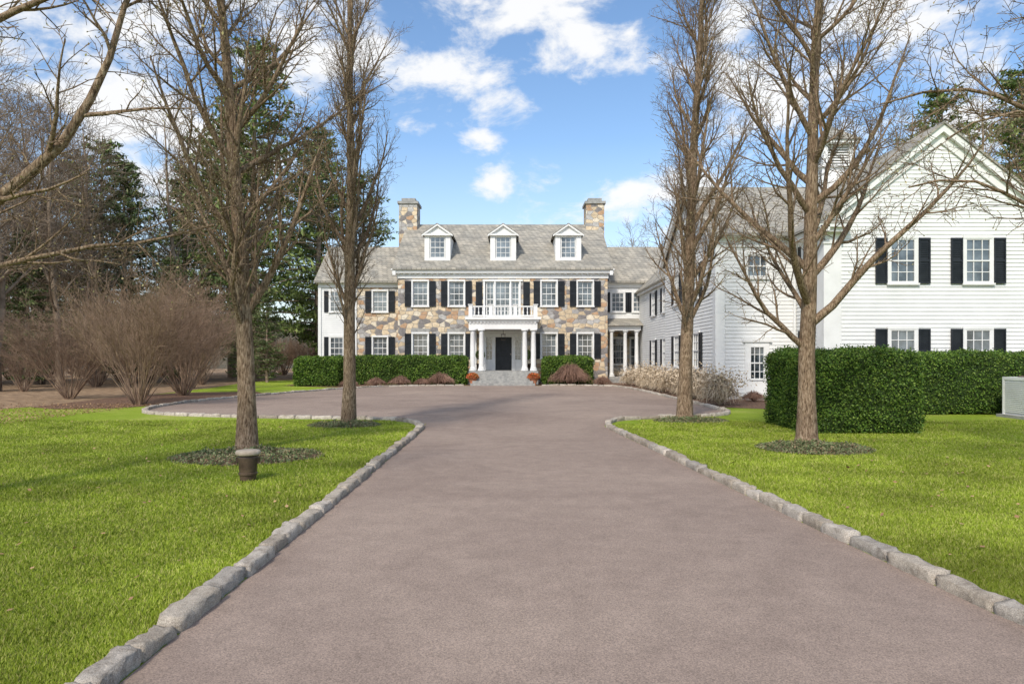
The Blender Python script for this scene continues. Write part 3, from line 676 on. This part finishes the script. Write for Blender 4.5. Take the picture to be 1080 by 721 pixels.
def twig_shrub_mesh(name, nst, hgt, spread, r, kk, rmin=.004, droop=0.05):
    TB = Tubes(); pr = dict(k=kk, t0=[.25, .2, .2], ang=[26, 28, 30], len=[hgt * .42, hgt * .2, hgt * .1], fall=[.4, .3, .3], rr=[.65, .6, .6], rmin=rmin,
                            n=[8, 5, 4, 3], wob=[.06, .09, .1, .1], trop=[droop, .07, .04, .0], tap=[.8, .7, .6, .5], sd=[5, 3, 3, 3])
    for i in range(nst):
        a = R.uniform(0, 6.28); s = math.sqrt(R.uniform(0, 1)) * spread
        grow(TB, (math.cos(a) * .3 * s * hgt * .2, math.sin(a) * .3 * s * hgt * .2, 0), nrmz(np.array([math.cos(a) * s, math.sin(a) * s, 1])), hgt * R.uniform(.75, 1.05), r * R.uniform(.6, 1.1), 0, pr)
    return TB.mesh(name)
sm = twig_shrub_mesh('shrub_wood', 36, 4.6, .75, .028, [8, 5, 4], .005, .02)
for (x, y, s, rz) in ((-12.9, 23.6, .9, 0), (-14.2, 29.5, .9, 2), (-17.5, 27, .75, 1), (-17.0, 36, .95, 3)):
    e = empty('bare_shrub', (x, y, 0)); o = link('stems', sm, 'shrubtwig', e); o.scale = (s, s, s); o.rotation_euler[2] = rz
def dome_shrub_mesh(name, n, r, h, mat):
    TB = Tubes()
    for i in range(n):
        a = R.uniform(0, 6.28); f = math.sqrt(R.uniform(0, 1)); q = r * f * R.uniform(.8, 1.15); hh = h * math.sqrt(max(0, 1 - f * f * .75)) * R.uniform(.75, 1.15)
        c, s = math.cos(a), math.sin(a)
        P = np.array([(0, 0, .0), (c * q * .25, s * q * .25, hh * .7), (c * q * .6, s * q * .6, hh), (c * q * .9, s * q * .9, hh * .75), (c * q * 1.02, s * q * 1.02, hh * R.uniform(.2, .55))])
        P[1:] += R.normal(0, .05, (4, 3)); TB.add(P, np.array([.014, .011, .009, .007, .004]), 3)
    me = TB.mesh(name); me.materials.append(M[mat]); return me
dr = dome_shrub_mesh('red_shrub_wood', 900, 1.3, 1.2, 'redtwig')
e = empty('weeping_red_shrub', (3.5, 41.2, 0)); link('branches', dr, None, e)
ds = dome_shrub_mesh('low_shrub_wood', 380, .8, .62, 'redtwig')
for x, y, s in ((-4.3, 40.9, 1.2), (-6.6, 40.4, .9), (-7.9, 39.6, .8), (-5.4, 41, .7), (-9.3, 38.9, .7), (5.4, 40.9, .8)):
    e = empty('low_shrub', (x, y, 0)); o = link('branches', ds, None, e); o.scale = (s, s, s * R.uniform(.8, 1.1)); o.rotation_euler[2] = R.uniform(0, 6)
dh = dome_shrub_mesh('hydrangea_wood', 420, .75, .95, 'drytwig')
hv = leaves(R.normal(size=(700, 3)) * np.array([.42, .42, .18]) + np.array([0, 0, .85]), .07, .9, 'drytwig', 'x'); hm = hv.data; bpy.data.objects.remove(hv)
for i in range(11):
    x = 7.25 + R.uniform(-.25, .3); y = 23.5 + i * 1.75; s = R.uniform(.8, 1.1)
    e = empty('dry_hydrangea_shrub', (x, y, 0)); o = link('stems', dh, None, e); o.scale = (s, s, s); o.rotation_euler[2] = R.uniform(0, 6); o = link('flower_heads', hm, 'drytwig', e); o.scale = (s, s, s)
for x, y, s in ((9.0, 25.4, .6), (10.6, 25.6, .6), (9.8, 23.2, .55)):
    e = empty('low_shrub', (x, y, 0)); o = link('branches', ds, None, e); o.scale = (s,) * 3

# ------------------------------------------------------------------ hedges
def hedge(name, x0, x1, y0, y1, h, n, ls, ex=9):
    e = empty(name); c = np.array([(x0 + x1) / 2, (y0 + y1) / 2, h / 2]); hs = np.array([(x1 - x0) / 2, (y1 - y0) / 2, h / 2])
    def shape(Q, k):
        rad = .28; A_ = np.abs(Q) * hs; inner = hs - rad; ov = np.maximum(A_ - inner, 0); ln = np.linalg.norm(ov, axis=1)
        sc = np.where(ln > rad, rad / np.maximum(ln, 1e-6), 1); A2 = np.minimum(A_, inner) + ov * sc[:, None]
        P = np.sign(Q) * A2; P[:, 2] = np.where(Q[:, 2] < 0, Q[:, 2] * hs[2], P[:, 2])
        nr = Q ** 7; nr /= np.linalg.norm(nr, axis=1)[:, None] + 1e-9
        W_ = P + c; lump = .06 * np.sin(W_[:, 0] * 2.3 + 1.7 * np.sin(W_[:, 2] * 2)) * np.sin(W_[:, 1] * 2.6 + W_[:, 2] * 1.9) + .035 * np.sin(W_[:, 0] * 7.1 + W_[:, 2] * 5) * np.sin(W_[:, 2] * 8 + W_[:, 1] * 6)
        return W_ + nr * (lump[:, None] + k), nr
    ar = np.array([hs[1] * hs[2]] * 2 + [hs[0] * hs[2]] * 2 + [hs[0] * hs[1]]); f = R.choice(5, n, p=ar / ar.sum())
    Q = R.uniform(-1, 1, (n, 3)); Q[f == 0, 0] = -1; Q[f == 1, 0] = 1; Q[f == 2, 1] = -1; Q[f == 3, 1] = 1; Q[f == 4, 2] = 1
    P, nr = shape(Q, 0); P += nr * R.normal(-.01, .04, n)[:, None]; P[:, 2] = np.maximum(P[:, 2], .03)
    leaves(P, ls, .6, 'hedge', 'leaves', e, nr, 1.2)
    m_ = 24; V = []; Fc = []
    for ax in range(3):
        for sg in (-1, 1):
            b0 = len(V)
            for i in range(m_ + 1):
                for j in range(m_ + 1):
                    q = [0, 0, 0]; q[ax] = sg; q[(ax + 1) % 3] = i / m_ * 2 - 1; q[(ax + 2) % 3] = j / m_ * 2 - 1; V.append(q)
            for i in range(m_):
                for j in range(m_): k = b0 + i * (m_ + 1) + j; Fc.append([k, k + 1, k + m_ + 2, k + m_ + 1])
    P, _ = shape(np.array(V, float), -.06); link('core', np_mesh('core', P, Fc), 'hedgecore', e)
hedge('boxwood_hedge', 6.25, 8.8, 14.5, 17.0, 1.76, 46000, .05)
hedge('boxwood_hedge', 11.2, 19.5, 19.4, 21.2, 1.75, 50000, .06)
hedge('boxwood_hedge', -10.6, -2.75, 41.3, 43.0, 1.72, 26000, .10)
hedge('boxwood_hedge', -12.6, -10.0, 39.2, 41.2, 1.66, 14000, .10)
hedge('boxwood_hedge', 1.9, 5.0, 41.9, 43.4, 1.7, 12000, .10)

# ------------------------------------------------------------------ small objects
bk = Parts('garden_bucket'); bx, by = -3.46, 8.95
bk['body'].lathe(bx, by, [(.095, 0), (.10, .02), (.125, .3), (.13, .34)], 28)
bk['rim'].lathe(bx, by, [(.15, .342), (.158, .355), (.158, .385), (.145, .40), (.05, .415), (.01, .418)], 28)
bk['band'].lathe(bx, by, [(.112, .08), (.118, .085), (.12, .11), (.113, .115)], 28)
for s in (-1, 1): bk['handle_lug'].box(bx + s * .135 - .02, bx + s * .135 + .02, by - .02, by + .02, .24, .31)
bk.finish(dict(body='iron', rim='lid', band='iron', handle_lug='iron'))
ac = Parts('air_conditioner_unit'); x0, x1, y0, y1 = 13.5, 14.6, 17.9, 18.8
ac['base'].box(x0 - .1, x1 + .1, y0 - .1, y1 + .1, 0, .08); ac['casing'].box(x0 + .03, x1 - .03, y0 + .03, y1 - .03, .08, 1.02); ac['casing'].box(x0, x1, y0, y1, 1.02, 1.1)
for (a, b) in ((x0, y0), (x1 - .06, y0), (x0, y1 - .06), (x1 - .06, y1 - .06)): ac['casing'].box(a, a + .06, b, b + .06, .081, 1.019)
for k in range(17):
    z = .15 + k * .05; ac['louvres'].box(x0 + .06, x1 - .06, y0 + .008, y0 + .03, z, z + .025); ac['louvres'].box(x0 + .008, x0 + .03, y0 + .06, y1 - .06, z, z + .025)
ac['fan_grille'].lathe((x0 + x1) / 2, (y0 + y1) / 2, [(.38, 1.1), (.38, 1.13), (.3, 1.14)], 24)
ac.finish(dict(base='bluestone', casing='white', louvres='white', fan_grille='iron'))
def sphere_pts(n, r): d = R.normal(size=(n, 3)); d /= np.linalg.norm(d, axis=1)[:, None]; return d * (r * R.uniform(.75, 1.05, n))[:, None], d
for x in (-2.35, 1.3):
    p = Parts('flower_pot'); y = 40.75
    p['pot'].lathe(x, y, [(.16, .0), (.17, .04), (.12, .08), (.24, .3), (.3, .42), (.32, .42), (.32, .46), (.26, .46)], 24); p.finish(dict(pot='terracotta'))
    q, d = sphere_pts(900, .38); q[:, 2] = np.abs(q[:, 2]) * .8; leaves(q + np.array([x, y, .45]), .09, .7, 'flower', 'flowers', p.e)
for x in (-2.0, .95):
    p = Parts('topiary_planter'); y = 42.9
    p['pot'].lathe(x, y, [(.17, fl), (.24, fl + .4), (.26, fl + .4), (.26, fl + .45), (.2, fl + .45)], 20); p['stem'].lathe(x, y, [(.025, fl + .4), (.02, fl + .9)], 8); p.finish(dict(pot='iron', stem='bark'))
    q, d = sphere_pts(1500, .3); leaves(q + np.array([x, y, fl + 1.0]), .06, .6, 'hedge', 'foliage', p.e)

# ------------------------------------------------------------------ woodland
def pine_mesh(name, H_, Lm, mat, dens=44, t0=.12):
    TB = Tubes(); TB.add(np.array([(0, 0, 0), (R.normal(0, .1), 0, H_ * .33), (0, R.normal(0, .1), H_ * .66), (0, 0, H_)]), np.array([.32, .25, .15, .03]), 8)
    C = []
    z = H_ * t0
    while z < H_ * .98:
        t = (z / H_ - t0) / (1 - t0)
        for k in range(6):
            a = R.uniform(0, 6.28); L_ = Lm * (1 - t) ** .6 * min(1, .45 + 2.2 * t) * R.uniform(.45, 1.15) + .4; up = R.uniform(-.1, .25) + .35 * t
            d = np.array([math.cos(a), math.sin(a), up]); e_ = np.array([0, 0, z]) + d * L_; e_[2] -= .06 * L_
            TB.add(np.array([(0, 0, z), np.array([0, 0, z]) + d * L_ * .5, e_]), np.array([.05, .035, .01]), 4)
            n = int(dens * (.4 + L_ / Lm)); s = R.uniform(.25, 1.05, n)
            P = np.array([0, 0, z]) + d * (L_ * s)[:, None]; P[:, 2] -= .06 * L_ * s
            P += R.normal(size=(n, 3)) * np.array([.32, .32, .13]) * (.5 + .25 * L_ * .5); C.append(P)
        z += R.uniform(.5, .8)
    w = TB.mesh(name + '_wood'); w.materials.append(M['bark2'])
    o = leaves(np.concatenate(C), .46, .3, mat, name, None, np.array([[0, 0, 1.]]), .6); me = o.data; bpy.data.objects.remove(o); return w, me
pines = [pine_mesh('pine_a', 22, 5.2, 'pine', 56), pine_mesh('pine_b', 18, 3.8, 'hemlock', 50, .06)]
BG = dict(k=[18, 9, 6], t0=[.25, .2, .15], ang=[48, 42, 40], len=[5.0, 2.2, 1.0], fall=[.5, .4, .3], rr=[.6, .6, .6], rmin=.012,
          n=[9, 6, 4, 3], wob=[.04, .11, .15, .18], trop=[.02, .08, .05, .02], tap=[.85, .8, .7, .5], sd=[8, 4, 3, 3])
bare = []
for i in range(3):
    TB = Tubes(); grow(TB, (0, 0, 0), np.array([R.normal(0, .03), 0, 1.]), 16, .2, 0, BG); me = TB.mesh('bare_wood'); me.materials.append(M['bark2']); bare.append(me)
wd = empty('woodland_trees')
def put(meshes, x, y, s):
    rz = R.uniform(0, 6.28)
    for me in meshes:
        o = link('woodland_tree_part', me, None, wd); o.location = (x, y, 0); o.scale = (s, s, s * R.uniform(.95, 1.05)); o.rotation_euler[2] = rz
for x, y, k, s in ((-18.8, 50, 0, 1.12), (-15.6, 55, 0, .95), (-23, 56, 0, 1.05), (-13.5, 62, 0, .85), (-25, 44, 1, .8), (-30, 50, 0, .85), (-37, 58, 0, .85), (-21.5, 43, 1, .45), (-18.6, 47, 1, .4), (-27, 38, 1, .5), (-16.5, 46, 1, .35),
                   (27, 46, 0, .8), (31.5, 50, 0, 1.0), (36, 48, 0, 1.0), (41, 55, 0, 1.0), (-45, 48, 0, .85), (-41, 36, 1, .8), (-34, 40, 1, .5), (-17.5, 62, 0, 1.0), (-29, 64, 0, 1.0), (-24, 50, 0, .75), (-36, 45, 0, .7)): put(pines[k], x, y, s)
for i in range(44):
    y = R.uniform(27, 74); x = -R.uniform(max(18, .34 * y + 7), .85 * y + 8)
    if x > -17 and y < 50: continue
    put([bare[i % 3]], x, y, R.uniform(.65, 1.15))
for i in range(40):
    x = -95 + i * 4.9 + R.uniform(-2, 2); y = R.uniform(84, 104)
    if R.uniform() < .35: put(pines[i % 2], x, y, R.uniform(.55, .75))
    else: put([bare[i % 3]], x, y, R.uniform(.75, 1.0))
for x, y, s in ((22.5, 40, .9), (27, 40, 1.0), (18, 58, .9), (11, 62, .8)): put([bare[1]], x, y, s)
ub = empty('woodland_understory')
um = twig_shrub_mesh('understory_wood', 24, 3.2, .9, .03, [6, 5], .012)
for i in range(50):
    y = R.uniform(30, 72); x = -R.uniform(max(17.5, .3 * y + 6), .8 * y + 10)
    if i < 10: y = R.uniform(58, 72); x = -R.uniform(18, 30)
    o = link('brush', um, 'shrubtwig', ub); o.location = (x, y, 0); s = R.uniform(.6, 1.3); o.scale = (s, s, s); o.rotation_euler[2] = R.uniform(0, 6)

# ------------------------------------------------------------------ world and sun
SE, SA = 44, 202
w = bpy.data.worlds.new('World'); scn.world = w; w.use_nodes = True; nt = w.node_tree; nt.nodes.clear()
out = nt.nodes.new('ShaderNodeOutputWorld'); bg = nt.nodes.new('ShaderNodeBackground'); bg.inputs[1].default_value = .15; nt.links.new(bg.outputs[0], out.inputs[0])
sky = nt.nodes.new('ShaderNodeTexSky'); sky.sky_type = 'NISHITA'; sky.sun_disc = False; sky.sun_elevation = math.radians(SE); sky.sun_rotation = math.radians(SA)
hs = nt.nodes.new('ShaderNodeHueSaturation'); hs.inputs['Saturation'].default_value = 1.12; hs.inputs['Value'].default_value = 1.4; nt.links.new(sky.outputs[0], hs.inputs['Color'])
tc = nt.nodes.new('ShaderNodeTexCoord'); mp = nt.nodes.new('ShaderNodeMapping'); mp.inputs['Scale'].default_value = (1, 1, 1.8); mp.inputs['Location'].default_value = (.3, .1, .7)
nt.links.new(tc.outputs['Generated'], mp.inputs[0])
nf = noise(nt, 8.5, 9, .6, mp.outputs[0], .25)
acc = None
for (bx_, bz_, rx, rz) in ((-.104, .393, .13, .045), (.118, .453, .12, .055), (.0, .52, .18, .05), (.011, .257, .08, .026), (-.05, .317, .035, .018), (-.14, .34, .03, .02), (-.7, .47, .26, .14), (-.29, .455, .13, .12), (.55, .47, .28, .13), (.76, .35, .2, .1), (.25, .22, .2, .05), (-.5, .3, .2, .07), (.05, 2, 1.2, .5), (.9, -.1, .01, .01)):
    d = nrmz(np.array([bx_, 1, bz_]))
    s = nt.nodes.new('ShaderNodeVectorMath'); s.operation = 'SUBTRACT'; nt.links.new(tc.outputs['Generated'], s.inputs[0]); s.inputs[1].default_value = tuple(d)
    v = nt.nodes.new('ShaderNodeVectorMath'); v.operation = 'DIVIDE'; nt.links.new(s.outputs[0], v.inputs[0]); v.inputs[1].default_value = (rx, max(rx, .1), rz)
    l = nt.nodes.new('ShaderNodeVectorMath'); l.operation = 'LENGTH'; nt.links.new(v.outputs[0], l.inputs[0])
    q = math_(nt, 'SUBTRACT', 1.5, l.outputs['Value'], True)
    acc = q if acc is None else math_(nt, 'MAXIMUM', acc, q)
nf2 = math_(nt, 'ADD', math_(nt, 'MULTIPLY', nf, 1.7), -.36)
cf = math_(nt, 'ADD', nf2, math_(nt, 'MULTIPLY', acc, .36))
cm = ramp(nt, cf, [(.68, (0, 0, 0)), (1.0, (.95, .95, .95))], 'EASE')
cm = math_(nt, 'MULTIPLY', cm, ramp(nt, acc, [(0, (0, 0, 0)), (.4, (1, 1, 1))]))
sx = nt.nodes.new('ShaderNodeSeparateXYZ'); nt.links.new(tc.outputs['Generated'], sx.inputs[0])
hz = ramp(nt, sx.outputs[2], [(.0, (.6, .6, .6)), (.3, (0, 0, 0))])
cc = mix(nt, hs.outputs[0], (5.3, 5.9, 6.4), hz)
cc = mix(nt, cc, (6.8, 6.8, 6.8), cm)
nt.links.new(cc, bg.inputs[0])
sl = bpy.data.lights.new('sun', 'SUN'); sl.energy = 3.4; sl.angle = math.radians(6); sl.color = (1, .93, .83); so = bpy.data.objects.new('sun', sl); COL.objects.link(so)
a = math.radians(SA); e_ = math.radians(SE); so.rotation_euler = Vector((math.sin(a) * math.cos(e_), math.cos(a) * math.cos(e_), math.sin(e_))).to_track_quat('Z', 'Y').to_euler()
cam = bpy.data.cameras.new('camera'); co_ = bpy.data.objects.new('camera', cam); COL.objects.link(co_); co_.location = (0, 0, 1.6); co_.rotation_euler = (math.radians(90), 0, 0)
cam.lens = 24; cam.sensor_width = 36; cam.shift_y = .0162; cam.clip_end = 2000; cam.clip_start = .05; scn.camera = co_
scn.view_settings.view_transform = 'Standard'; scn.view_settings.look = 'None'; scn.view_settings.exposure = 0
